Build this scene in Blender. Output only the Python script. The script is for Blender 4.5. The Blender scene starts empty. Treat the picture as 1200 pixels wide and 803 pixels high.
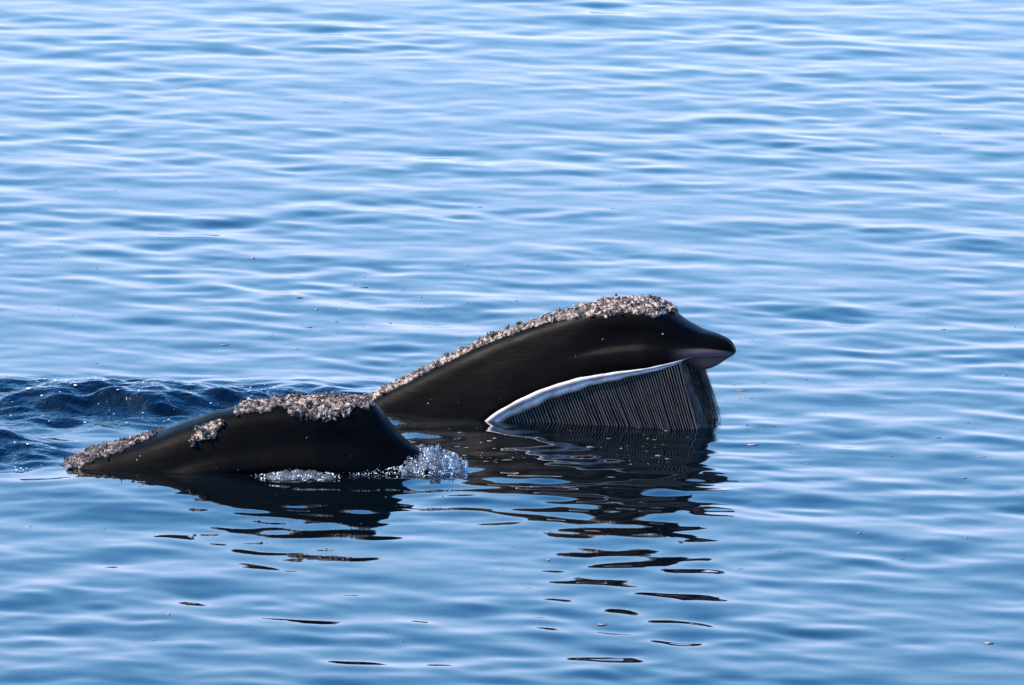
import bpy, math, random
import numpy as np
from mathutils import Vector, Matrix

# ------------------------------------------------------------------ camera, sky, sun, exposure
scene = bpy.context.scene
HFOV = math.radians(7.0)
DEP = math.radians(10.3)
CAM = np.array([0.0, -62.66, 12.0])
W0, H0 = 1200.0, 803.0
cam_data = bpy.data.cameras.new('camera')
cam_data.sensor_width = 36.0
cam_data.lens = 18.0 / math.tan(HFOV / 2)
cam_data.clip_start = 0.5
cam_data.clip_end = 20000.0
cam = bpy.data.objects.new('camera', cam_data)
scene.collection.objects.link(cam)
cam.location = CAM
cam.rotation_euler = (math.pi / 2 - DEP, 0, 0)
scene.camera = cam

SUN_EL = math.radians(50.0)
SUN_AZ = math.radians(-94.0)          # from +Y, clockwise: high on the left
world = bpy.data.worlds.new('World')
scene.world = world
world.use_nodes = True
wn = world.node_tree
wn.nodes.clear()
sky = wn.nodes.new('ShaderNodeTexSky')
sky.sky_type = 'NISHITA'
sky.sun_disc = False
sky.sun_elevation = SUN_EL
sky.sun_rotation = SUN_AZ
sky.air_density = 1.0
sky.dust_density = 0.2
sky.ozone_density = 2.0
hs = wn.nodes.new('ShaderNodeHueSaturation')
hs.inputs['Saturation'].default_value = 1.03
bg = wn.nodes.new('ShaderNodeBackground')
bg.inputs['Strength'].default_value = 0.15
wo = wn.nodes.new('ShaderNodeOutputWorld')
# hazy air low down: the sky brightens towards the horizon and levels off,  c * (1 - exp(-(sky / k)^p))
CAP = (3.05, 3.75, 6.0)          # level it tends to
KNEE = (2.45, 2.45, 2.5)        # brightness where it levels off
STEEP = (2.3, 1.9, 1.1)


def vmath(op, a, b):
    n = wn.nodes.new('ShaderNodeVectorMath')
    n.operation = op
    for k, v in enumerate((a, b)):
        if isinstance(v, tuple):
            n.inputs[k].default_value = v
        else:
            wn.links.new(v, n.inputs[k])
    return n.outputs[0]


sep = wn.nodes.new('ShaderNodeSeparateXYZ')
wn.links.new(vmath('MULTIPLY', sky.outputs[0], tuple(1 / c for c in KNEE)), sep.inputs[0])
comb = wn.nodes.new('ShaderNodeCombineXYZ')
for k in range(3):
    pw = wn.nodes.new('ShaderNodeMath')
    pw.operation = 'POWER'
    wn.links.new(sep.outputs[k], pw.inputs[0])
    pw.inputs[1].default_value = STEEP[k]
    ng = wn.nodes.new('ShaderNodeMath')
    ng.operation = 'MULTIPLY'
    wn.links.new(pw.outputs[0], ng.inputs[0])
    ng.inputs[1].default_value = -1.0
    ex = wn.nodes.new('ShaderNodeMath')
    ex.operation = 'EXPONENT'
    wn.links.new(ng.outputs[0], ex.inputs[0])
    wn.links.new(ex.outputs[0], comb.inputs[k])
lev = vmath('SUBTRACT', (1.0, 1.0, 1.0), comb.outputs[0])
wn.links.new(vmath('MULTIPLY', lev, CAP), hs.inputs['Color'])
wn.links.new(hs.outputs[0], bg.inputs['Color'])
wn.links.new(bg.outputs[0], wo.inputs['Surface'])

sun_data = bpy.data.lights.new('sun', 'SUN')
sun_data.energy = 3.6
sun_data.angle = math.radians(0.53)
sun_data.color = (1.0, 0.88, 0.74)
sun = bpy.data.objects.new('sun', sun_data)
scene.collection.objects.link(sun)
sdir = Vector((math.sin(SUN_AZ) * math.cos(SUN_EL), math.cos(SUN_AZ) * math.cos(SUN_EL), math.sin(SUN_EL)))
sun.rotation_euler = sdir.to_track_quat('Z', 'Y').to_euler()
sun.location = (-20, -30, 40)

vs = scene.view_settings
vs.view_transform = 'Standard'
vs.look = 'None'
vs.gamma = 1.0
vs.use_curve_mapping = False
vs.exposure = 1.55
scene.cycles.use_denoising = True
scene.cycles.max_bounces = 8

rng = np.random.default_rng(11)
random.seed(5)

# ------------------------------------------------------------------ helpers
FPX = W0 / 2 / math.tan(HFOV / 2)
FWD = np.array([0, math.cos(DEP), -math.sin(DEP)])
UP = np.array([0, math.sin(DEP), math.cos(DEP)])
RIGHT = np.array([1.0, 0, 0])


def ray(px, py):
    d = FWD + RIGHT * ((px - W0 / 2) / FPX) - UP * ((py - H0 / 2) / FPX)
    return d / np.linalg.norm(d)


def ground(px, py, z=0.0):
    d = ray(px, py)
    return CAM + d * ((z - CAM[2]) / d[2])


def smooth01(t):
    t = np.clip(t, 0, 1)
    return t * t * (3 - 2 * t)


def link(o, parent=None):
    scene.collection.objects.link(o)
    if parent is not None:
        o.parent = parent
    return o


def mesh_obj(name, verts, faces, mat, parent=None, smooth=True):
    me = bpy.data.meshes.new(name)
    verts = np.asarray(verts, dtype=np.float32)
    nv = len(verts)
    me.vertices.add(nv)
    me.vertices.foreach_set('co', verts.ravel())
    if isinstance(faces, np.ndarray):
        k = faces.shape[1]
        me.loops.add(faces.size)
        me.loops.foreach_set('vertex_index', faces.astype(np.int32).ravel())
        me.polygons.add(len(faces))
        me.polygons.foreach_set('loop_start', np.arange(0, faces.size, k, dtype=np.int32))
    else:
        flat = [i for f in faces for i in f]
        starts = np.cumsum([0] + [len(f) for f in faces])[:-1]
        me.loops.add(len(flat))
        me.loops.foreach_set('vertex_index', np.array(flat, dtype=np.int32))
        me.polygons.add(len(faces))
        me.polygons.foreach_set('loop_start', np.array(starts, dtype=np.int32))
    me.update(calc_edges=True)
    me.polygons.foreach_set('use_smooth', np.full(len(me.polygons), smooth, dtype=bool))
    if mat is not None:
        me.materials.append(mat)
    o = bpy.data.objects.new(name, me)
    return link(o, parent)


def vattr(o, name, vals):
    a = o.data.attributes.new(name, 'FLOAT', 'POINT')
    a.data.foreach_set('value', np.asarray(vals, dtype=np.float32))


def grid_faces(nu, nv, close_v=False):
    i = np.arange(nu - 1)[:, None]
    nj = nv if close_v else nv - 1
    j = np.arange(nj)[None, :]
    j2 = (j + 1) % nv
    a = i * nv + j
    b = i * nv + j2
    c = (i + 1) * nv + j2
    d = (i + 1) * nv + j
    return np.stack([a, b, c, d], -1).reshape(-1, 4)


def tag(o, label=None, cat=None, group=None, kind=None):
    if label: o['label'] = label
    if cat: o['category'] = cat
    if group: o['group'] = group
    if kind: o['kind'] = kind


def new_mat(name):
    m = bpy.data.materials.new(name)
    m.use_nodes = True
    nt = m.node_tree
    return m, nt, nt.nodes['Principled BSDF']


def node(nt, t, **kw):
    n = nt.nodes.new(t)
    for k, v in kw.items():
        setattr(n, k, v)
    return n


def ramp(nt, stops, interp='LINEAR'):
    r = nt.nodes.new('ShaderNodeValToRGB')
    r.color_ramp.interpolation = interp
    el = r.color_ramp.elements
    while len(el) < len(stops):
        el.new(0.5)
    for e, (p, c) in zip(el, stops):
        e.position = p
        e.color = (*c, 1)
    return r


# smooth pseudo random field from sinusoids (any dimension)
def field(p, scale, seed, n=24, aniso=None):
    r = np.random.default_rng(seed)
    d = p.shape[-1]
    out = np.zeros(p.shape[:-1])
    for k in range(n):
        v = r.normal(size=d)
        v /= np.linalg.norm(v)
        f = 2 * math.pi / scale * r.uniform(0.6, 1.6)
        out += np.sin(p @ (v * f) + r.uniform(0, 6.283))
    return out / math.sqrt(n / 2)


# ------------------------------------------------------------------ materials
def make_water():
    m, nt, b = new_mat('sea_water')
    b.inputs['Base Color'].default_value = (0.0008, 0.0022, 0.0036, 1)
    b.inputs['Roughness'].default_value = 0.025
    b.inputs['IOR'].default_value = 1.333
    geo = node(nt, 'ShaderNodeNewGeometry')
    mp = node(nt, 'ShaderNodeMapping')
    mp.inputs['Scale'].default_value = (0.55, 1.0, 1.0)
    mp.inputs['Rotation'].default_value = (0, 0, math.radians(14))
    n1 = node(nt, 'ShaderNodeTexNoise')
    n1.inputs['Scale'].default_value = 5.0
    n1.inputs['Detail'].default_value = 2.0
    n2 = node(nt, 'ShaderNodeTexNoise')
    n2.inputs['Scale'].default_value = 16.0
    n2.inputs['Detail'].default_value = 3.0
    at = node(nt, 'ShaderNodeAttribute', attribute_name='chop')
    b1 = node(nt, 'ShaderNodeBump')
    b1.inputs['Strength'].default_value = 1.0
    b1.inputs['Distance'].default_value = 0.0012
    b2 = node(nt, 'ShaderNodeBump')
    b2.inputs['Distance'].default_value = 0.02
    nt.links.new(geo.outputs['Position'], mp.inputs['Vector'])
    nt.links.new(mp.outputs[0], n1.inputs['Vector'])
    nt.links.new(geo.outputs['Position'], n2.inputs['Vector'])
    nt.links.new(n1.outputs['Fac'], b1.inputs['Height'])
    nt.links.new(n2.outputs['Fac'], b2.inputs['Height'])
    nt.links.new(at.outputs['Fac'], b2.inputs['Strength'])
    nt.links.new(b1.outputs[0], b2.inputs['Normal'])
    # where the sheet is too coarse for its ripples (far off) the relief carries them on
    n3 = node(nt, 'ShaderNodeTexNoise')
    n3.inputs['Scale'].default_value = 1.0
    n3.inputs['Detail'].default_value = 3.0
    ac = node(nt, 'ShaderNodeAttribute', attribute_name='coarse')
    b3 = node(nt, 'ShaderNodeBump')
    b3.inputs['Distance'].default_value = 0.10
    nt.links.new(mp.outputs[0], n3.inputs['Vector'])
    nt.links.new(n3.outputs['Fac'], b3.inputs['Height'])
    nt.links.new(ac.outputs['Fac'], b3.inputs['Strength'])
    nt.links.new(b2.outputs[0], b3.inputs['Normal'])
    nt.links.new(b3.outputs[0], b.inputs['Normal'])
    return m


def make_skin():
    m, nt, b = new_mat('wet_black_skin')
    tc = node(nt, 'ShaderNodeTexCoord')
    n1 = node(nt, 'ShaderNodeTexNoise')
    n1.inputs['Scale'].default_value = 2.2
    n1.inputs['Detail'].default_value = 5
    r = ramp(nt, [(0.3, (0.0006, 0.0005, 0.0005)), (0.7, (0.0019, 0.0015, 0.0014))])
    nt.links.new(tc.outputs['Object'], n1.inputs['Vector'])
    nt.links.new(n1.outputs['Fac'], r.inputs[0])
    # tiny pale scars
    sc = node(nt, 'ShaderNodeTexNoise')
    sc.inputs['Scale'].default_value = 26
    sc.inputs['Detail'].default_value = 1
    sr = ramp(nt, [(0.79, (0, 0, 0)), (0.81, (1, 1, 1))])
    nt.links.new(tc.outputs['Object'], sc.inputs['Vector'])
    nt.links.new(sc.outputs['Fac'], sr.inputs[0])
    mx = node(nt, 'ShaderNodeMix', data_type='RGBA')
    nt.links.new(sr.outputs[0], mx.inputs['Factor'])
    nt.links.new(r.outputs[0], mx.inputs['A'])
    mx.inputs['B'].default_value = (0.3, 0.28, 0.26, 1)
    # pinkish grey underside of the snout tip
    at = node(nt, 'ShaderNodeAttribute', attribute_name='pale')
    mx2 = node(nt, 'ShaderNodeMix', data_type='RGBA')
    nt.links.new(at.outputs['Fac'], mx2.inputs['Factor'])
    nt.links.new(mx.outputs['Result'], mx2.inputs['A'])
    mx2.inputs['B'].default_value = (0.17, 0.13, 0.14, 1)
    nt.links.new(mx2.outputs['Result'], b.inputs['Base Color'])
    rr = node(nt, 'ShaderNodeMapRange')
    rr.inputs['To Min'].default_value = 0.3
    rr.inputs['To Max'].default_value = 0.65
    n3 = node(nt, 'ShaderNodeTexNoise')
    n3.inputs['Scale'].default_value = 6
    n3.inputs['Detail'].default_value = 6
    nt.links.new(tc.outputs['Object'], n3.inputs['Vector'])
    nt.links.new(n3.outputs['Fac'], rr.inputs['Value'])
    nt.links.new(rr.outputs[0], b.inputs['Roughness'])
    b.inputs['IOR'].default_value = 1.25
    b.inputs['Specular IOR Level'].default_value = 0.12
    n2 = node(nt, 'ShaderNodeTexNoise')
    n2.inputs['Scale'].default_value = 14
    n2.inputs['Detail'].default_value = 8
    nt.links.new(tc.outputs['Object'], n2.inputs['Vector'])
    bp = node(nt, 'ShaderNodeBump')
    bp.inputs['Strength'].default_value = 0.3
    bp.inputs['Distance'].default_value = 0.005
    nt.links.new(n2.outputs['Fac'], bp.inputs['Height'])
    # long shallow folds along the head
    mp = node(nt, 'ShaderNodeMapping')
    mp.inputs['Scale'].default_value = (0.5, 2.5, 2.5)
    mp.inputs['Rotation'].default_value = (0, math.radians(18), 0)
    n4 = node(nt, 'ShaderNodeTexNoise')
    n4.inputs['Scale'].default_value = 3.0
    n4.inputs['Detail'].default_value = 4
    nt.links.new(tc.outputs['Object'], mp.inputs[0])
    nt.links.new(mp.outputs[0], n4.inputs['Vector'])
    bp2 = node(nt, 'ShaderNodeBump')
    bp2.inputs['Strength'].default_value = 0.16
    bp2.inputs['Distance'].default_value = 0.04
    nt.links.new(n4.outputs['Fac'], bp2.inputs['Height'])
    nt.links.new(bp.outputs[0], bp2.inputs['Normal'])
    nt.links.new(bp2.outputs[0], b.inputs['Normal'])
    return m


def make_callosity():
    m, nt, b = new_mat('callosity_crust')
    tc = node(nt, 'ShaderNodeTexCoord')
    at = node(nt, 'ShaderNodeAttribute', attribute_name='tone')
    n1 = node(nt, 'ShaderNodeTexNoise')
    n1.inputs['Scale'].default_value = 30
    n1.inputs['Detail'].default_value = 6
    nt.links.new(tc.outputs['Object'], n1.inputs['Vector'])
    ad = node(nt, 'ShaderNodeMath', operation='MULTIPLY_ADD')
    nt.links.new(n1.outputs['Fac'], ad.inputs[0])
    ad.inputs[1].default_value = 0.7
    nt.links.new(at.outputs['Fac'], ad.inputs[2])
    sb = node(nt, 'ShaderNodeMath', operation='SUBTRACT')
    nt.links.new(ad.outputs[0], sb.inputs[0])
    sb.inputs[1].default_value = 0.35
    r = ramp(nt, [(0.16, (0.012, 0.009, 0.009)), (0.36, (0.07, 0.05, 0.042)), (0.52, (0.21, 0.15, 0.11)),
                  (0.74, (0.41, 0.31, 0.235)), (0.86, (0.42, 0.25, 0.15)), (0.97, (0.50, 0.44, 0.37))])
    nt.links.new(sb.outputs[0], r.inputs[0])
    nt.links.new(r.outputs[0], b.inputs['Base Color'])
    b.inputs['Roughness'].default_value = 0.7
    n2 = node(nt, 'ShaderNodeTexNoise')
    n2.inputs['Scale'].default_value = 90
    n2.inputs['Detail'].default_value = 4
    nt.links.new(tc.outputs['Object'], n2.inputs['Vector'])
    bp = node(nt, 'ShaderNodeBump')
    bp.inputs['Strength'].default_value = 0.8
    bp.inputs['Distance'].default_value = 0.01
    nt.links.new(n2.outputs['Fac'], bp.inputs['Height'])
    nt.links.new(bp.outputs[0], b.inputs['Normal'])
    return m


def make_gum():
    m, nt, b = new_mat('pale_gum')
    tc = node(nt, 'ShaderNodeTexCoord')
    n1 = node(nt, 'ShaderNodeTexNoise')
    n1.inputs['Scale'].default_value = 9
    n1.inputs['Detail'].default_value = 6
    nt.links.new(tc.outputs['Object'], n1.inputs['Vector'])
    r = ramp(nt, [(0.3, (0.20, 0.18, 0.185)), (0.6, (0.44, 0.40, 0.395))])
    nt.links.new(n1.outputs['Fac'], r.inputs[0])
    nt.links.new(r.outputs[0], b.inputs['Base Color'])
    b.inputs['Roughness'].default_value = 0.32
    return m


def make_baleen():
    m, nt, b = new_mat('baleen_horn')
    tc = node(nt, 'ShaderNodeTexCoord')
    oi = node(nt, 'ShaderNodeObjectInfo')
    n1 = node(nt, 'ShaderNodeTexNoise')
    n1.inputs['Scale'].default_value = 7
    n1.inputs['Detail'].default_value = 5
    mp = node(nt, 'ShaderNodeMapping')
    mp.inputs['Scale'].default_value = (8, 8, 1)
    nt.links.new(tc.outputs['Object'], mp.inputs[0])
    nt.links.new(oi.outputs['Random'], mp.inputs['Location'])
    nt.links.new(mp.outputs[0], n1.inputs['Vector'])
    r = ramp(nt, [(0.3, (0.045, 0.040, 0.038)), (0.7, (0.15, 0.13, 0.118))])
    nt.links.new(n1.outputs['Fac'], r.inputs[0])
    at = node(nt, 'ShaderNodeAttribute', attribute_name='edge')
    mx = node(nt, 'ShaderNodeMix', data_type='RGBA')
    nt.links.new(at.outputs['Fac'], mx.inputs['Factor'])
    mx.inputs['A'].default_value = (0.009, 0.008, 0.009, 1)
    nt.links.new(r.outputs[0], mx.inputs['B'])
    nt.links.new(mx.outputs['Result'], b.inputs['Base Color'])
    b.inputs['Roughness'].default_value = 0.45
    b.inputs['Specular IOR Level'].default_value = 0.3
    return m


def make_fringe():
    m, nt, b = new_mat('baleen_fringe')
    tc = node(nt, 'ShaderNodeTexCoord')
    n1 = node(nt, 'ShaderNodeTexNoise')
    n1.inputs['Scale'].default_value = 12
    nt.links.new(tc.outputs['Object'], n1.inputs['Vector'])
    r = ramp(nt, [(0.35, (0.03, 0.02, 0.016)), (0.65, (0.11, 0.085, 0.07))])
    nt.links.new(n1.outputs['Fac'], r.inputs[0])
    nt.links.new(r.outputs[0], b.inputs['Base Color'])
    b.inputs['Roughness'].default_value = 0.6
    return m


def make_foam():
    m, nt, b = new_mat('foam')
    b.inputs['Base Color'].default_value = (0.72, 0.76, 0.8, 1)
    b.inputs['Roughness'].default_value = 0.3
    b.inputs['Subsurface Weight'].default_value = 0.0
    return m


def make_drop():
    m, nt, b = new_mat('clear_drop')
    b.inputs['Base Color'].default_value = (0.95, 0.98, 1, 1)
    b.inputs['Roughness'].default_value = 0.03
    b.inputs['IOR'].default_value = 1.333
    b.inputs['Transmission Weight'].default_value = 0.95
    return m


WATER = make_water()
SKIN = make_skin()
CALL = make_callosity()
GUM = make_gum()
BALEEN = make_baleen()
FRINGE = make_fringe()
FOAM = make_foam()
DROP = make_drop()

# ------------------------------------------------------------------ the sea
def axis(pieces, far, n_far):
    pts = []
    for a, b, s0, s1 in pieces:
        x = a
        while x < b - 1e-6:
            pts.append(x)
            t = (x - a) / (b - a)
            x += s0 + (s1 - s0) * t
    pts.append(pieces[-1][1])
    pts = np.array(pts)
    lo, hi = pts[0], pts[-1]
    g = np.geomspace(0.15, far, n_far)
    return np.concatenate([(lo - g)[::-1], pts, hi + g])


XS = axis([(-16, -8.5, .18, .06), (-8.5, -5.2, .06, .035), (-5.2, 2.0, .027, .027), (2.0, 8.5, .035, .06), (8.5, 16, .06, .18)], 6000, 46)
YS = axis([(-20, -11.5, .14, .045), (-11.5, -3.6, .042, .03), (-3.6, 2.8, .027, .027), (2.8, 29, .035, .08), (29, 90, .08, .4)], 6000, 46)

WAVES = []
r_ = np.random.default_rng(23)
NW = 190
for k in range(NW):
    u = (k + r_.uniform()) / NW
    lam = 0.20 * (6.0 / 0.20) ** (u ** 1.05)
    th = math.radians(90 - 24 + r_.normal() * (30 if lam < 0.5 else 46 if lam < 1.6 else 30))
    # slope spectrum: most slope in 0.6 - 2 m waves
    s = math.exp(-((math.log(lam / 0.75)) / 1.05) ** 2) + (0.30 if lam < 0.5 else 0.06)
    WAVES.append((lam, th, s, r_.uniform(0, 6.283)))
tot = math.sqrt(sum(w[2] ** 2 for w in WAVES) / 2)
SLOPE_RMS = math.tan(math.radians(2.05))


def sea_height(X, Y, sp):
    Z = np.zeros_like(X)
    q = np.stack([X * 0.6, Y], -1)
    inner = (np.abs(X) < 17) & (Y > -21) & (Y < 60)
    mods = []
    for k, sc in enumerate((2.2, 3.6, 6.0)):
        m_ = np.ones_like(X)
        m_[inner] = np.clip(1.0 + 0.55 * field(q[inner], sc, 300 + k, n=14), 0.15, 2.2)
        mods.append(m_)
    for iw, (lam, th, s, ph) in enumerate(WAVES):
        kx, ky = math.cos(th) * 2 * math.pi / lam, math.sin(th) * 2 * math.pi / lam
        a = s / tot * SLOPE_RMS * lam / (2 * math.pi)
        fade = 1.0 / (1.0 + (sp / (0.22 * lam)) ** 4)
        if lam < 2.2:
            fade = fade * mods[iw % 3]
        Z += a * fade * np.sin(kx * X + ky * Y + ph)
    return Z


def px_mask(X, Y, cx, cy, rx, ry):
    """soft ellipse on the water round the spot under pixel (cx, cy), radii in metres"""
    c = ground(cx, cy)
    return np.exp(-(((X - c[0]) / rx) ** 2 + ((Y - c[1]) / ry) ** 2) ** 1.5)


dx = np.gradient(XS)
dy = np.gradient(YS)
X, Y = np.meshgrid(XS, YS, indexing='ij')
SP = np.maximum(dx[:, None], dy[None, :])
Z = sea_height(X, Y, SP)
P2 = np.stack([X, Y], -1)
# wake of the whales: humped, choppy water behind the near whale
near = (np.abs(X) < 13) & (np.abs(Y) < 8)
chop_m = np.zeros_like(X)
idx = np.where(near)
xn, yn = X[idx], Y[idx]
pn = P2[idx]
m1 = np.clip(px_mask(xn, yn, 60, 474, 2.7, .9) + 0.6 * px_mask(xn, yn, 290, 476, 1.0, .65), 0, 1)
m2 = px_mask(xn, yn, -10, 533, 0.6, 0.55)
hump = 0.075 * px_mask(xn, yn, 125, 468, .8, .5) + 0.045 * px_mask(xn, yn, 10, 466, 1.4, .5) \
    + 0.06 * px_mask(xn, yn, 240, 474, 0.7, .4) + 0.09 * px_mask(xn, yn, -15, 527, .5, .34)
pn = pn * np.array([0.55, 1.0])
chop = 0.022 * field(pn, 0.6, 3) + 0.014 * field(pn, 0.3, 4) + 0.005 * field(pn, 0.17, 5)
mm = np.clip(m1 + m2, 0, 1)
zz = Z[idx] * (1 - 0.3 * mm) + hump + chop * mm
# smooth swell pushed ahead of the near whale's flank
zz += 0.05 * px_mask(xn, yn, 150, 580, 1.0, .75)
# small ripples stirred up round the heads
rm = np.clip(px_mask(xn, yn, 420, 575, 2.6, 1.6) + px_mask(xn, yn, 720, 530, 1.7, 2.0), 0, 1)
pr = P2[idx] * np.array([0.5, 1.0])
zz += rm * (0.0012 * field(pr, 0.34, 14) + 0.0004 * field(pr, 0.19, 15))
# faint ring ripples from both heads
for cx, cy, a, lam in ((535, 545, .006, .55), (850, 497, .006, .62)):
    c = ground(cx, cy)
    rr = np.hypot(xn - c[0], yn - c[1])
    zz += a * np.sin(rr * 2 * math.pi / lam) * np.exp(-rr / 1.8) * smooth01(rr / .4)
Z[idx] = zz
chop_m[idx] = mm
verts = np.stack([X, Y, Z], -1).reshape(-1, 3)
sea = mesh_obj('sea', verts, grid_faces(len(XS), len(YS))[:, ::-1], WATER)
vattr(sea, 'chop', chop_m.ravel())
vattr(sea, 'coarse', smooth01((SP - 0.12) / 0.4).ravel())
tag(sea, 'calm blue rippled sea water', 'sea', kind='structure')
if sea.data.polygons[0].normal.z < 0:
    sea.data.flip_normals()


def water_z(x, y):
    i = np.clip(np.searchsorted(XS, x), 0, len(XS) - 1)
    j = np.clip(np.searchsorted(YS, y), 0, len(YS) - 1)
    return Z[i, j]

# ------------------------------------------------------------------ whales
def smooth_curve(pts, xs, sig):
    """piecewise-linear through the points, gently rounded, sampled at xs"""
    pts = sorted(pts)
    px = np.array([p[0] for p in pts]); pz = np.array([p[1] for p in pts])
    offs = np.linspace(-2, 2, 17)
    w = np.exp(-offs ** 2 / 2); w /= w.sum()
    out = np.zeros_like(xs)
    # extrapolate the end slopes so that the ends stay put
    s0 = (pz[1] - pz[0]) / (px[1] - px[0]); s1 = (pz[-1] - pz[-2]) / (px[-1] - px[-2])
    for o, ww in zip(offs, w):
        q = xs + o * sig
        v = np.interp(q, px, pz)
        v = np.where(q < px[0], pz[0] + (q - px[0]) * s0, v)
        v = np.where(q > px[-1], pz[-1] + (q - px[-1]) * s1, v)
        out += ww * v
    return out


def catmull(pts, n):
    """pts (..., k, 2) -> (..., n, 2) along the control polygon"""
    k = pts.shape[-2]
    t = np.linspace(0, k - 1, n)
    i = np.clip(t.astype(int), 0, k - 2)
    f = (t - i)[:, None]
    p0 = pts[..., np.clip(i - 1, 0, k - 1), :]; p1 = pts[..., i, :]
    p2 = pts[..., i + 1, :]; p3 = pts[..., np.clip(i + 2, 0, k - 1), :]
    return 0.5 * (2 * p1 + (p2 - p0) * f + (2 * p0 - 5 * p1 + 4 * p2 - p3) * f ** 2 + (3 * p1 - p0 - 3 * p2 + p3) * f ** 3)


class Whale:
    NH = 44          # points on each half of a section

    def __init__(self, origin_px, heading_deg):
        self.o = ground(*origin_px)
        a = math.radians(heading_deg)
        self.a = a
        self.h = np.array([math.cos(a), -math.sin(a), 0])
        self.l = np.array([math.sin(a), math.cos(a), 0])

    def trace(self, px, py, y=0.0):
        """where the ray through a pixel meets the whale's own vertical plane y = const -> (x, z)"""
        d = ray(px, py)
        n = self.l
        p0 = self.o + self.l * y
        t = ((p0 - CAM) @ n) / (d @ n)
        q = CAM + d * t - self.o
        return float(q @ self.h), float(q[2])

    def build(self, name, top, lip, width, under, xs, fracs, back):
        self.xs = xs
        self.top = top; self.lip = lip; self.w = width
        h = top - lip
        cp = []
        for fy, fz in fracs:
            cp.append(np.stack([fy(xs) * width if callable(fy) else fy * width, top - (fz(xs) if callable(fz) else fz) * h], -1))
        # underside back to the middle
        cp.append(np.stack([0.72 * width, lip + (under - lip) * 0.25], -1))
        cp.append(np.stack([0.35 * width, lip + (under - lip) * 0.8], -1))
        cp.append(np.stack([0.0 * width, under], -1))
        cp = np.stack(cp, 1)
        half = catmull(cp, self.NH)            # (nx, NH, 2)   y>=0, from top to underside
        half[:, 0, 0] = 0; half[:, -1, 0] = 0
        self.half = half
        right = half.copy(); right[..., 0] *= -1
        ring = np.concatenate([right, half[:, -2:0:-1]], 1)
        v = np.zeros((len(xs), ring.shape[1], 3))
        v[..., 0] = xs[:, None]; v[..., 1] = ring[..., 0]; v[..., 2] = ring[..., 1]
        return v

    def surf(self, x, t, side=-1):
        """point and outward normal on the skin: x along, t 0 (ridge) .. 1 (underside)"""
        x = np.asarray(x, float); t = np.asarray(t, float)

        def P(x, t):
            fi = np.interp(x, self.xs, np.arange(len(self.xs)))
            i = np.clip(fi.astype(int), 0, len(self.xs) - 2); f = (fi - i)[..., None]
            tj = np.clip(np.abs(t), 0, 1) * (self.NH - 1)
            j = np.clip(tj.astype(int), 0, self.NH - 2); g = (tj - j)[..., None]
            H = self.half
            yz = (H[i, j] * (1 - f) + H[i + 1, j] * f) * (1 - g) + (H[i, j + 1] * (1 - f) + H[i + 1, j + 1] * f) * g
            s = np.where(t < 0, -side, side)
            return np.stack([x, yz[..., 0] * s, yz[..., 1]], -1)
        p = P(x, t)
        e = 0.02
        tx = P(x + e, t) - P(x - e, t)
        tt = P(x, t + 0.02) - P(x, t - 0.02)
        n = np.cross(tx, tt) if side < 0 else np.cross(tt, tx)
        n /= np.linalg.norm(n, axis=-1)[..., None] + 1e-9
        # outward: away from the section's middle
        return p, -n


ICO = None
def ico():
    global ICO
    if ICO is None:
        import bmesh
        bm = bmesh.new()
        bmesh.ops.create_icosphere(bm, subdivisions=1, radius=1)
        v = np.array([p.co[:] for p in bm.verts]); f = np.array([[q.index for q in g.verts] for g in bm.faces])
        bm.free()
        bm = bmesh.new()
        bmesh.ops.create_icosphere(bm, subdivisions=2, radius=1)
        v2 = np.array([p.co[:] for p in bm.verts]); f2 = np.array([[q.index for q in g.verts] for g in bm.faces])
        bm.free()
        ICO = (v, f, v2, f2)
    return ICO


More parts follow.
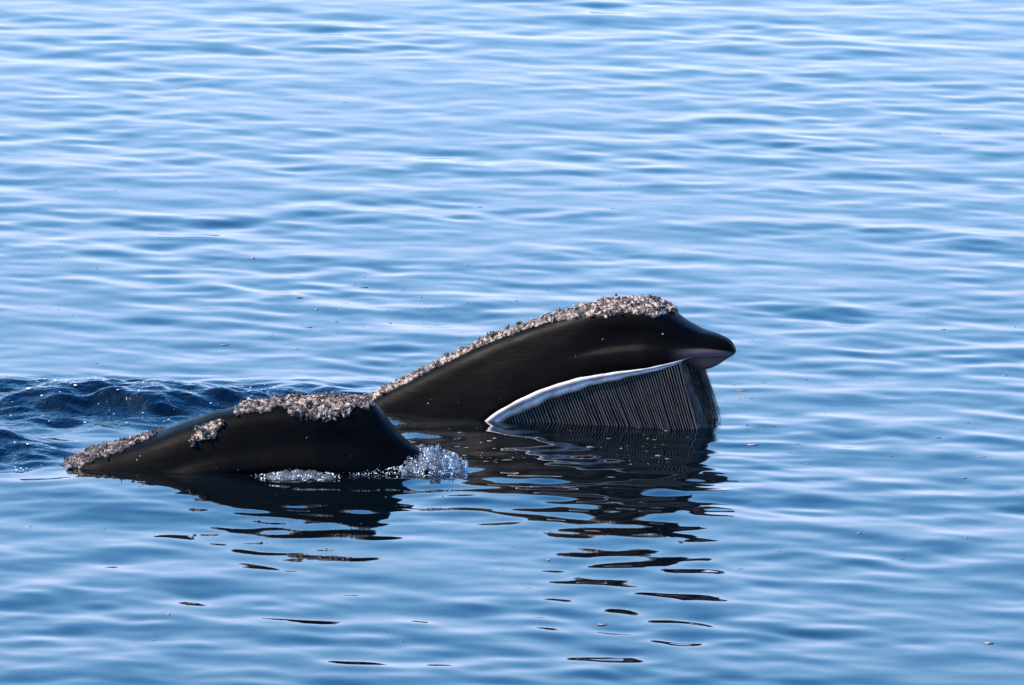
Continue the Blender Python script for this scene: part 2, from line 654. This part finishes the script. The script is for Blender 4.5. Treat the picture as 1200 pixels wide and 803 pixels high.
def crust(whale, name, parent, x0, x1, tmax_near, tmax_far, nl, size, seed, height=0.03, t_mid=None, warm=0.0, dull=0.0, rg=0.22):
    """a callosity: a lumpy raised sheet on the skin plus a rubble of knobs; tmax_* are functions of x"""
    r = np.random.default_rng(seed)
    nx = max(12, int((x1 - x0) / 0.008)); nt_ = 80
    x = np.linspace(x0, x1, nx)[:, None] * np.ones((1, nt_))
    u = np.linspace(-1, 1, nt_)[None, :] * np.ones((nx, 1))
    lo, hi = tmax_far(x), tmax_near(x)
    t = np.where(t_mid is None, 0, 0) + lo + (hi - lo) * (u + 1) / 2
    p, n = whale.surf(x, t)
    edge_u = 1 - np.abs(u)
    edge_x = np.minimum(x - x0, x1 - x) / 0.10
    rag = field(p, 0.16, seed + 1) * rg + field(p, 0.05, seed + 2) * rg * 0.6
    mask = np.minimum(edge_u * 3.0, edge_x) - 0.38 + rag
    hgt = smooth01(mask / 0.35 + 0.3)
    lump = np.abs(field(p, 0.09, seed + 3)) * 0.5 + np.abs(field(p, 0.035, seed + 4)) * 0.45
    off = -0.02 + hgt * (0.021 + height * 0.6 * lump)
    v = p + n * off[..., None]
    tone = 0.50 - dull + 0.15 * field(p, 0.05, seed + 5) + 0.06 * field(p, 0.25, seed + 6) - 0.16 * (lump < 0.3)
    V = [v.reshape(-1, 3)]; F = [grid_faces(nx, nt_)]; T = [tone.ravel()]
    base = nx * nt_
    # triangles only from here: split the sheet's quads
    q = F[0]; F = [np.concatenate([q[:, [0, 1, 2]], q[:, [0, 2, 3]]])]
    # knobs
    iv, if_, _, _ = ico()
    good = np.argwhere(mask > 0.05)
    if len(good):
        # weight by area
        dxa = np.linalg.norm(np.gradient(p, axis=0), axis=-1) * np.linalg.norm(np.gradient(p, axis=1), axis=-1)
        wgt = (dxa * np.exp(1.1 * field(p, 0.11, seed + 8)))[good[:, 0], good[:, 1]]; wgt /= wgt.sum()
        pick = good[r.choice(len(good), nl, p=wgt)]
        c = v[pick[:, 0], pick[:, 1]] + r.normal(size=(nl, 3)) * 0.006
        nn = n[pick[:, 0], pick[:, 1]]
        s = size * np.exp(r.normal(size=nl) * 0.6 - 0.08)
        shape = iv[None] * (1 + 0.32 * r.normal(size=(nl, len(iv), 1)))
        st = np.exp(r.normal(size=(nl, 1, 3)) * 0.3)
        k = c[:, None] + shape * st * s[:, None, None] + nn[:, None] * (0.25 * s)[:, None, None]
        fk = if_[None] + (np.arange(nl) * len(iv))[:, None, None] + base
        ton = np.clip(0.5 + warm * (r.uniform(size=nl) < 0.25) + r.normal(size=nl) * 0.22, 0.0, 1.0)
        ton = np.where(r.uniform(size=nl) < 0.36, 0.12, ton - dull)
        V.append(k.reshape(-1, 3)); F.append(fk.reshape(-1, 3)); T.append(np.repeat(ton, len(iv)))
    o = mesh_obj(name, np.concatenate(V), np.concatenate(F), CALL, parent, smooth=False)
    vattr(o, 'tone', np.concatenate(T))
    return o


def close_ends(v, name, parent, pale=None):
    nu, nv = v.shape[:2]
    verts = v.reshape(-1, 3)
    faces = grid_faces(nu, nv, True)
    c0 = v[0].mean(0); c1 = v[-1].mean(0)
    verts = np.concatenate([verts, [c0, c1]])
    fl = [list(f) for f in faces]
    n = nu * nv
    for j in range(nv):
        k = (j + 1) % nv
        fl.append([n, k, j])
        fl.append([n + 1, (nu - 1) * nv + j, (nu - 1) * nv + k])
    o = mesh_obj(name, verts, fl, SKIN, parent)
    import bmesh
    bm = bmesh.new(); bm.from_mesh(o.data)
    bmesh.ops.recalc_face_normals(bm, faces=bm.faces)
    bm.to_mesh(o.data); bm.free()
    if pale is not None:
        vattr(o, 'pale', np.concatenate([pale.ravel(), [0, 0]]))
    return o


def whale_root(w, name, label):
    e = bpy.data.objects.new(name, None)
    e.empty_display_size = 0.3
    e.location = w.o
    e.rotation_euler = (0, 0, -w.a)
    link(e)
    tag(e, label, 'whale', 'right whales skim feeding at the surface')
    return e


# ---------------- the far whale: snout lifted, baleen showing
B = Whale((640, 486), 17)
topB = [B.trace(*p) for p in [(395, 486), (435, 466), (470, 447), (510, 427), (560, 403), (600, 387), (640, 374), (680, 362),
                              (705, 354), (735, 351), (765, 353), (785, 363), (800, 375), (820, 386), (840, 392), (852, 397), (859, 402), (862, 407)]]
xt = topB[-1][0]
xr = topB[0][0]
L = xt - xr


def wB(x):
    f = (xt - x) / L
    return 0.30 * np.sqrt(np.clip(f / 0.20, 0, 1)) ** 0.9 * (1 - 0) * np.where(f < 0.2, 1, 1) + 0.13 * smooth01((f - 0.15) / 0.6) + 0.002


lipB = []
for p in [(575, 491), (600, 476), (640, 458), (680, 446), (720, 439), (760, 433), (790, 426), (806, 420)]:
    y = 0.3
    for _ in range(4):
        x, z = B.trace(p[0], p[1], -y)
        y = float(wB(np.array(x)))
    lipB.append((x, z))
x_front = lipB[-1][0]
tipz = topB[-1][1]
lx0, lz0 = lipB[0]
lipB += [(lx0 - 0.25, lz0 - 0.24), (lx0 - 0.6, lz0 - 0.65), (lx0 - 1.0, lz0 - 0.95), (xr - 0.3, -1.25)]
lipB += [(x_front + 0.12, lipB[7][1] + 0.02), (xt - 0.03, tipz - 0.060), (xt + 0.01, tipz - 0.055)]
undB = [(x, z + 0.06) for x, z in lipB if x < x_front - 0.2]
chin = B.trace(833, 434)
undB += [(chin[0] - 0.16, chin[1] + 0.02), (chin[0] - 0.03, chin[1]), B.trace(845, 426), B.trace(856, 417), (xt + 0.01, tipz - 0.065)]
xsB = np.unique(np.concatenate([np.linspace(xr - 0.35, xt - 0.35, 90), np.linspace(xt - 0.35, xt - 0.05, 40), xt - 0.05 * np.linspace(1, 0, 22) ** 2]))
top = smooth_curve(topB, xsB, 0.022)
lip = smooth_curve(lipB, xsB, 0.05)
und = smooth_curve(undB, xsB, 0.03)
fe = np.clip((xt - xsB) / 0.045, 0, 1)
ep = np.sqrt(1 - (1 - fe) ** 2)
zmid = tipz - 0.025
top = zmid + (top - zmid) * (0.15 + 0.85 * ep); lip = np.minimum(zmid + (lip - zmid) * (0.15 + 0.85 * ep), top - 0.008)
und = np.minimum(zmid + (und - zmid) * (0.15 + 0.85 * ep), top - 0.012)
cr = lambda x: smooth01((x - B.trace(670, 410)[0]) / 0.4)
bon = lambda x: np.exp(-((x - (xt - 0.72)) / 0.34) ** 2)
fr = [(0, 0), (0.22, 0.012), (0.42, 0.045), (lambda x: 0.56 + 0.08 * bon(x), 0.13), (lambda x: 0.66 + 0.06 * bon(x), 0.27), (lambda x: 0.765 - 0.04 * cr(x), 0.43),
      (lambda x: 0.835 - 0.06 * cr(x), 0.56), (lambda x: 0.865 - 0.045 * cr(x), 0.62), (lambda x: 0.893 + 0.015 * cr(x), 0.68), (lambda x: 0.945 + 0.03 * cr(x), 0.80), (0.985, 0.92), (0.95, 1.0)]
vB = B.build('body', top, lip, wB(xsB), und, xsB, fr, None)
# body below the surface, running back and down to the tail stock
nr = vB.shape[1]
first = vB[0].copy()
th = np.linspace(0, 2 * math.pi, nr, endpoint=False)
back = []
for k, (bx, cz, ry, rz) in enumerate([(-0.6, -0.85, .62, .72), (-1.4, -1.25, .9, .95), (-2.6, -1.5, 1.1, 1.1), (-4.2, -1.6, 1.15, 1.15),
                                      (-6.2, -1.6, .9, .95), (-8.0, -1.55, .5, .6), (-9.4, -1.5, .2, .35)]):
    ring = np.stack([np.full(nr, first[:, 0].mean() + bx), -ry * np.sin(th), cz + rz * np.cos(th)], -1)
    back.append(ring)
vB = np.concatenate([np.stack(back[::-1]), vB])
rootB = whale_root(B, 'right_whale', 'black right whale with lifted snout, comb of baleen plates bared above the water')
pale = np.zeros(vB.shape[:2])
xx, zz_ = vB[..., 0], vB[..., 2]
jj = np.arange(nr); jj = np.minimum(jj, nr - jj) / (nr / 2.0)          # 0 ridge .. 1 underside
pale = smooth01((xx - (x_front - 0.16)) / 0.28) * smooth01((jj[None, :] - 0.50) / 0.12) * smooth01((xt + 0.01 - xx) / 0.04) * (0.35 + 0.65 * smooth01((jj[None, :] - 0.6) / 0.3))
close_ends(vB, 'body', rootB, pale)

X_of = lambda px, y=0.0, py=400: B.trace(px, py, y)[0]
c0, c1 = X_of(424, 0, 470), X_of(792, 0, 365)
nearB = lambda x: 0.15 + 0.09 * smooth01((x - X_of(640)) / 0.4) + 0.035 * np.exp(-((x - X_of(735)) / 0.26) ** 2) - 0.08 * smooth01((x - X_of(770)) / 0.12)
farB = lambda x: -0.20 - 0.1 * np.exp(-((x - X_of(745)) / 0.26) ** 2)
crust(B, 'callosity', rootB, c0, c1, nearB, farB, 4600, 0.0039, 51, height=0.028, rg=0.11)

# gums and baleen racks, both sides
gx = np.linspace(lx0 - 0.12, x_front + 0.03, 120)
glip = np.interp(gx, xsB, lip)
gw = wB(gx)
fg = (gx - gx[0]) / (gx[-1] - gx[0])
gthick = (0.078 * (1 - 0.74 * smooth01((fg - 0.25) / 0.75)) + 0.004) * (0.12 + 0.88 * smooth01((1 - fg) / 0.10)) * (1 + 0.06 * np.sin(fg * 31) + 0.05 * np.sin(fg * 67 + 1))
prof = [(-0.02, 0.35), (0.035, 0.30), (0.05, 0.02), (0.042, -0.22), (0.028, -0.38), (0.036, -0.52), (0.04, -0.75), (0.028, -0.98), (0.0, -1.1), (-0.05, -1.05)]
for side in (-1, 1):
    v = np.zeros((len(gx), len(prof), 3))
    for k, (o_, z_) in enumerate(prof):
        v[:, k, 0] = gx
        v[:, k, 1] = side * (gw * 0.93 + o_ * (0.45 + 0.55 * gthick / 0.08) - 0.012)
        v[:, k, 2] = glip + z_ * gthick + 0.004
    f = grid_faces(len(gx), len(prof))
    rack = bpy.data.objects.new('baleen_rack', None)
    link(rack, rootB)
    g = mesh_obj('gum', v.reshape(-1, 3), f if side > 0 else f[:, ::-1], GUM, rack)
    # one plate, shared: thin blade hanging from the gum, its outer edge rounded
    pm = bpy.data.meshes.get('baleen_plate_side%d' % side)
    lev = 7; Lp = 1.25
    sec = [(0.004, -0.16), (0.005, -0.03), (0.003, -0.006), (0, 0), (-0.003, -0.006), (-0.005, -0.03), (-0.004, -0.16)]
    pv = []; pf = []
    for i in range(lev):
        t = i / (lev - 1)
        z = -Lp * t
        bow = 0.05 * math.sin(math.pi * min(1, t * 1.2)) - 0.06 * t
        for (sx, sy) in sec:
            pv.append((sx, side * (sy * (1 - 0.75 * t) + bow), z))
    ns = len(sec)
    for i in range(lev - 1):
        for j in range(ns - 1):
            a = i * ns + j
            q = (a, a + 1, a + ns + 1, a + ns)
            pf.append(q if side < 0 else q[::-1])
    me = None
    spacing = 0.0205
    x = lx0 + 0.02
    first_plate = None
    while x < x_front - 0.05:
        f_ = (x - gx[0]) / (gx[-1] - gx[0])
        th_ = float(np.interp(x, gx, gthick)); zl = float(np.interp(x, gx, glip)); ww = 0.35 * float(np.interp(x, gx, gw)) + 0.65 * float(np.interp(min(x, x_front - 0.32), gx, gw))
        if first_plate is None:
            o = mesh_obj('baleen_plate', pv, pf, BALEEN, rack)
            first_plate = o
            vattr(o, 'edge', [1.0 if abs(sy) < 0.02 else 0.0 for _ in range(lev) for (sx, sy) in sec])
        else:
            o = first_plate.copy(); link(o, rack)
        o.location = (x, side * (ww * 0.93 - 0.012 + 0.012), zl - 0.85 * th_)
        # the comb leans: tips forward
        lean = math.radians(-24 + 8 * smooth01((f_ - 0.6) / 0.4)) + random.gauss(0, 0.004)
        o.rotation_euler = (random.gauss(0, 0.006), lean, random.gauss(0, 0.025))
        o.scale = (1, 1 - 0.45 * smooth01((f_ - 0.85) / 0.15), 1)
        last = (x, side * ww * 0.93, zl - 0.85 * th_, lean)
        x += spacing * (1 + random.gauss(0, 0.03))
    # bristles that fringe the front end and the inner edge of the rack
    fr_ = np.random.default_rng(200 + side)
    nb = 420
    sv = []; sf = []
    for k in range(nb):
        if k < 190:
            bx_ = last[0] + fr_.uniform(0.004, 0.02); by_ = last[1] - side * fr_.uniform(0.0, 0.13); zt_ = last[2]
        else:
            q_ = fr_.uniform(0, 0.30); bx_ = last[0] - q_; by_ = last[1] - side * (0.09 + 0.07 * min(1, q_ / 0.15) + fr_.uniform(-0.012, 0.012))
            zt_ = last[2]
        top_ = zt_ - fr_.uniform(-0.01, 0.25); len_ = fr_.uniform(0.2, 0.42)
        dxs = -math.tan(last[3]) + float(np.clip(fr_.normal(), -1.5, 1.2)) * 0.11; dys = float(np.clip(fr_.normal(), -1.5, 1.5)) * 0.07
        r0 = fr_.uniform(0.0015, 0.003)
        b0 = len(sv)
        for t in (0.0, 0.5, 1.0):
            off_ = (zt_ - top_) * -math.tan(last[3])
            cx_ = bx_ + off_ + dxs * len_ * t; cy_ = by_ + dys * len_ * t; cz_ = top_ - len_ * t
            for a_ in (0, 2.1, 4.2):
                sv.append((cx_ + r0 * (1 - 0.8 * t) * math.cos(a_), cy_ + r0 * (1 - 0.8 * t) * math.sin(a_), cz_))
        for i in range(2):
            for j in range(3):
                sf.append((b0 + i * 3 + j, b0 + i * 3 + (j + 1) % 3, b0 + i * 3 + 3 + (j + 1) % 3, b0 + i * 3 + 3 + j))
    fo = mesh_obj('fringe', sv, sf, FRINGE, rack)
    tag(fo, kind='stuff')

# ---------------- the near whale: low in the water, bonnet and brow above the surface
A = Whale((300, 546), 3)
topA = [A.trace(*p) for p in [(-20, 585), (30, 566), (55, 554), (70, 546), (90, 536), (120, 525), (150, 518), (180, 509), (215, 496), (250, 484), (290, 475), (330, 470),
                              (370, 468), (405, 467), (428, 468), (442, 475), (452, 488), (460, 500), (470, 511), (482, 521), (497, 530), (515, 540), (530, 552), (545, 572)]]
xta = topA[-1][0]; xra = topA[0][0]; La = xta - xra


def wA(x):
    f = (xta - x) / La
    return 0.36 * np.sqrt(np.clip(f / 0.30, 0, 1)) + 0.16 * smooth01((f - 0.2) / 0.8) + 0.002


lipA = []
for p in [(230, 556), (270, 549), (310, 546), (360, 545), (410, 549), (450, 556), (490, 566)]:
    y = 0.35
    for _ in range(4):
        x, z = A.trace(p[0], p[1], -y)
        y = float(wA(np.array(x)))
    lipA.append((x, z - 0.06))
lx, lz = lipA[0]
lipA += [(lx - 0.5, lz - 0.2), (lx - 1.0, lz - 0.4), (xra - 0.3, -0.95), (xta, topA[-1][1] - 0.03)]
xsA = np.unique(np.concatenate([np.linspace(xra - 0.3, xta - 0.1, 130), xta - 0.1 * np.linspace(1, 0, 24) ** 2]))
top = smooth_curve(topA, xsA, 0.02)
lip = np.minimum(smooth_curve(lipA, xsA, 0.06), top - 0.02)
und = lip - 0.03
bonA = lambda x: np.exp(-((x - A.trace(385, 470)[0]) / 0.4) ** 2)
fr = [(0, 0), (0.24, 0.015), (0.44, 0.06), (lambda x: 0.58 + 0.07 * bonA(x), 0.16), (lambda x: 0.68 + 0.05 * bonA(x), 0.30), (lambda x: 0.76 + 0.0 * bonA(x), 0.46),
      (lambda x: 0.82 - 0.02 * bonA(x), 0.60), (0.868, 0.68), (0.915, 0.74), (0.98, 0.84), (1.0, 0.93), (0.95, 1.0)]
vA = A.build('body', top, lip, wA(xsA), und, xsA, fr, None)
first = vA[0].copy()
back = []
for k, (bx, cz, ry, rz) in enumerate([(-0.6, -0.95, .62, .66), (-1.5, -1.3, .9, .95), (-2.8, -1.5, 1.1, 1.1), (-4.4, -1.6, 1.15, 1.15),
                                      (-6.4, -1.6, .9, .95), (-8.2, -1.55, .5, .6), (-9.6, -1.5, .2, .35)]):
    back.append(np.stack([np.full(nr, first[:, 0].mean() + bx), -ry * np.sin(th), cz + rz * np.cos(th)], -1))
vA = np.concatenate([np.stack(back[::-1]), vA])
rootA = whale_root(A, 'right_whale', 'black right whale low in the water, snout pushing into a bubbling splash')
close_ends(vA, 'body', rootA, np.zeros(vA.shape[:2]))
XA = lambda px, py: A.trace(px, py)[0]
nearA = lambda x: 0.18 + 0.10 * smooth01((x - XA(318, 470)) / 0.25) - 0.10 * smooth01((x - XA(405, 470)) / 0.12) - 0.05 * np.exp(-((x - XA(330, 470)) / 0.06) ** 2)
crust(A, 'callosity', rootA, XA(276, 478), XA(440, 472), nearA, lambda x: -0.25 + 0 * x, 3000, 0.0039, 71, height=0.028, rg=0.16, dull=0.15, warm=0.42)
# side knob patch and the strip towards the blowholes
crust(A, 'callosity', rootA, XA(224, 490), XA(268, 480), lambda x: 0.31 + 0 * x, lambda x: 0.16 + 0 * x, 360, 0.0042, 81, height=0.026)
crust(A, 'callosity', rootA, XA(58, 550), XA(190, 506), lambda x: 0.19 - 0.10 * smooth01((x - XA(110, 528)) / 0.5), lambda x: -0.16 + 0 * x, 1400, 0.0038, 91, height=0.02, dull=0.2)


# ------------------------------------------------------------------ splash and foam
def blobs(name, centres, radii, mat, squash=None, seed=1, fine=False, jit=0.12):
    r = np.random.default_rng(seed)
    v1, f1, v2, f2 = ico()
    iv, if_ = (v2, f2) if fine else (v1, f1)
    n = len(centres)
    st = np.exp(r.normal(size=(n, 1, 3)) * jit)
    if squash is not None:
        st = st * np.asarray(squash)[None, None]
    k = np.asarray(centres)[:, None] + iv[None] * (1 + jit * 0.5 * r.normal(size=(n, len(iv), 1))) * st * np.asarray(radii)[:, None, None]
    f = if_[None] + (np.arange(n) * len(iv))[:, None, None]
    return mesh_obj(name, k.reshape(-1, 3), f.reshape(-1, 3), mat)


def mound(name, cx, cy, rx, ry, h, mat, seed, res=0.008):
    """a heap of churned water: lumpy sheet rising from the surface"""
    c = ground(cx, cy)
    nx, ny = int(2 * rx / res), int(2 * ry / res)
    gx_, gy_ = np.meshgrid(np.linspace(-1, 1, nx), np.linspace(-1, 1, ny), indexing='ij')
    x = c[0] + gx_ * rx; y = c[1] + gy_ * ry
    p = np.stack([x, y], -1)
    rr = np.sqrt(gx_ ** 2 + gy_ ** 2) + 0.16 * field(p, 0.22, seed)
    base = np.clip(1 - rr ** 2, 0, 1) ** 0.7
    z = base * h * (0.75 + 0.22 * np.abs(field(p, 0.13, seed + 1)) + 0.16 * np.abs(field(p, 0.06, seed + 2))) - 0.03 * (base <= 0.02)
    wz = water_z(x, y)
    v = np.stack([x + 0.012 * field(p, 0.07, seed + 3) * base, y, z + wz - 0.004], -1)
    o = mesh_obj(name, v.reshape(-1, 3), grid_faces(nx, ny)[:, ::-1], mat)
    if o.data.polygons[0].normal.z < 0:
        o.data.flip_normals()
    return o, c


r2 = np.random.default_rng(7)
sp, c = mound('splash', 505, 550, 0.25, 0.30, 0.12, DROP, 31)
tag(sp, 'glassy heap of splashed water at the near whale snout', 'splash', kind='stuff')


def shell(n, c, rx, ry, h, rmin, rmax, seed):
    r = np.random.default_rng(seed)
    a = r.uniform(0, 6.283, n); q = np.sqrt(r.uniform(0, 1, n))
    x = c[0] + np.cos(a) * q * rx; y = c[1] + np.sin(a) * q * ry
    z = (1 - q ** 2) ** 0.6 * h * r.uniform(0.55, 1.12, n) + 0.006
    rad = rmin * (rmax / rmin) ** (r.uniform(0, 1, n) ** 2.2)
    keep = field(np.stack([x, y], -1), 0.13, seed + 9) > -0.25
    return np.stack([x, y, z], -1)[keep], rad[keep]


ce, ra = shell(360, c, .27, .31, .125, .003, .030, 41)
o = blobs('splash_drops', ce, ra, DROP, seed=2, fine=True, jit=0.10)
tag(o, 'clear round drops and bubbles over the splash heap', 'drops', kind='stuff')
ce, ra = shell(1300, c, .28, .33, .13, .0012, .006, 43)
c3 = ground(470, 555)
ce2, ra2 = shell(520, c3, .36, .18, .04, .0013, .006, 44)
o = blobs('splash_foam', np.concatenate([ce, ce2]), np.concatenate([ra, ra2]), FOAM, seed=3, jit=0.25)
tag(o, 'white foam beads in the splash at the near whale snout', 'foam', kind='stuff')

# foam line along the near whale's flank
fl, cf = mound('foam_line', 350, 560, 0.27, 0.13, 0.04, DROP, 61)
tag(fl, 'low glassy ridge of froth along the near whale flank', 'foam', kind='stuff')
cs = []; rs = []
ce, ra = shell(800, cf, .32, .16, .035, .0013, .006, 62); cs.append(ce); rs.append(ra)
for k, (px, py, rx, n) in enumerate([(300, 556, .22, 200), (245, 556, .2, 130), (205, 556, .15, 90), (410, 557, .3, 130), (440, 556, .25, 120)]):
    cc = ground(px, py)
    ce, ra = shell(n, cc, rx, .09, .012, .0013, .005, 63 + k); cs.append(ce); rs.append(ra)
o = blobs('froth', np.concatenate(cs), np.concatenate(rs), FOAM, seed=5, jit=0.25)
tag(o, 'white froth beads strung along the waterline of the near whale', 'foam', kind='stuff')

# sparkling flecks on the churned wake and drifting specks on the open water
n = 160
px = r2.uniform(-20, 340, n); py = 452 + r2.uniform(0, 1, n) ** 1.3 * 48
cs = np.array([ground(a, b) for a, b in zip(px, py)])
n2 = 130
px = np.concatenate([r2.normal(130, 45, n2), r2.normal(20, 30, 70)]); py = np.concatenate([r2.normal(459, 5, n2), r2.normal(545, 8, 70)])
cs = np.concatenate([cs, [ground(a, b) for a, b in zip(px, py)]])
cs[:, 2] = water_z(cs[:, 0], cs[:, 1])
o = blobs('wake_foam', cs, 0.0024 * np.exp(r2.normal(size=len(cs)) * 0.6), FOAM, squash=(2.2, 1.6, .5), seed=6, jit=.3)
tag(o, 'scattered foam flecks on the dark churned wake', 'foam', kind='stuff')
n = 170
px = r2.uniform(-40, 1240, n); py = 60 + r2.uniform(0, 1, n) * 700
px2 = r2.normal(430, 90, 90); py2 = r2.normal(362, 22, 90)
px3 = r2.normal(900, 110, 60); py3 = r2.normal(470, 50, 60)
px4 = r2.uniform(470, 790, 90); py4 = r2.uniform(500, 545, 90)
cs = np.array([ground(a, b) for a, b in zip(np.concatenate([px, px2, px3, px4]), np.concatenate([py, py2, py3, py4]))])
cs[:, 2] = water_z(cs[:, 0], cs[:, 1]) + 0.001
SPECK, nt, b_ = new_mat('drift_speck')
b_.inputs['Base Color'].default_value = (0.20, 0.17, 0.15, 1)
b_.inputs['Roughness'].default_value = 0.5
o = blobs('floating_specks', cs, 0.003 * np.exp(r2.normal(size=len(cs)) * 0.5), SPECK, squash=(3.6, 1.8, .35), seed=8, jit=.4)
tag(o, 'tiny specks of debris drifting on the open water', 'debris', kind='stuff')
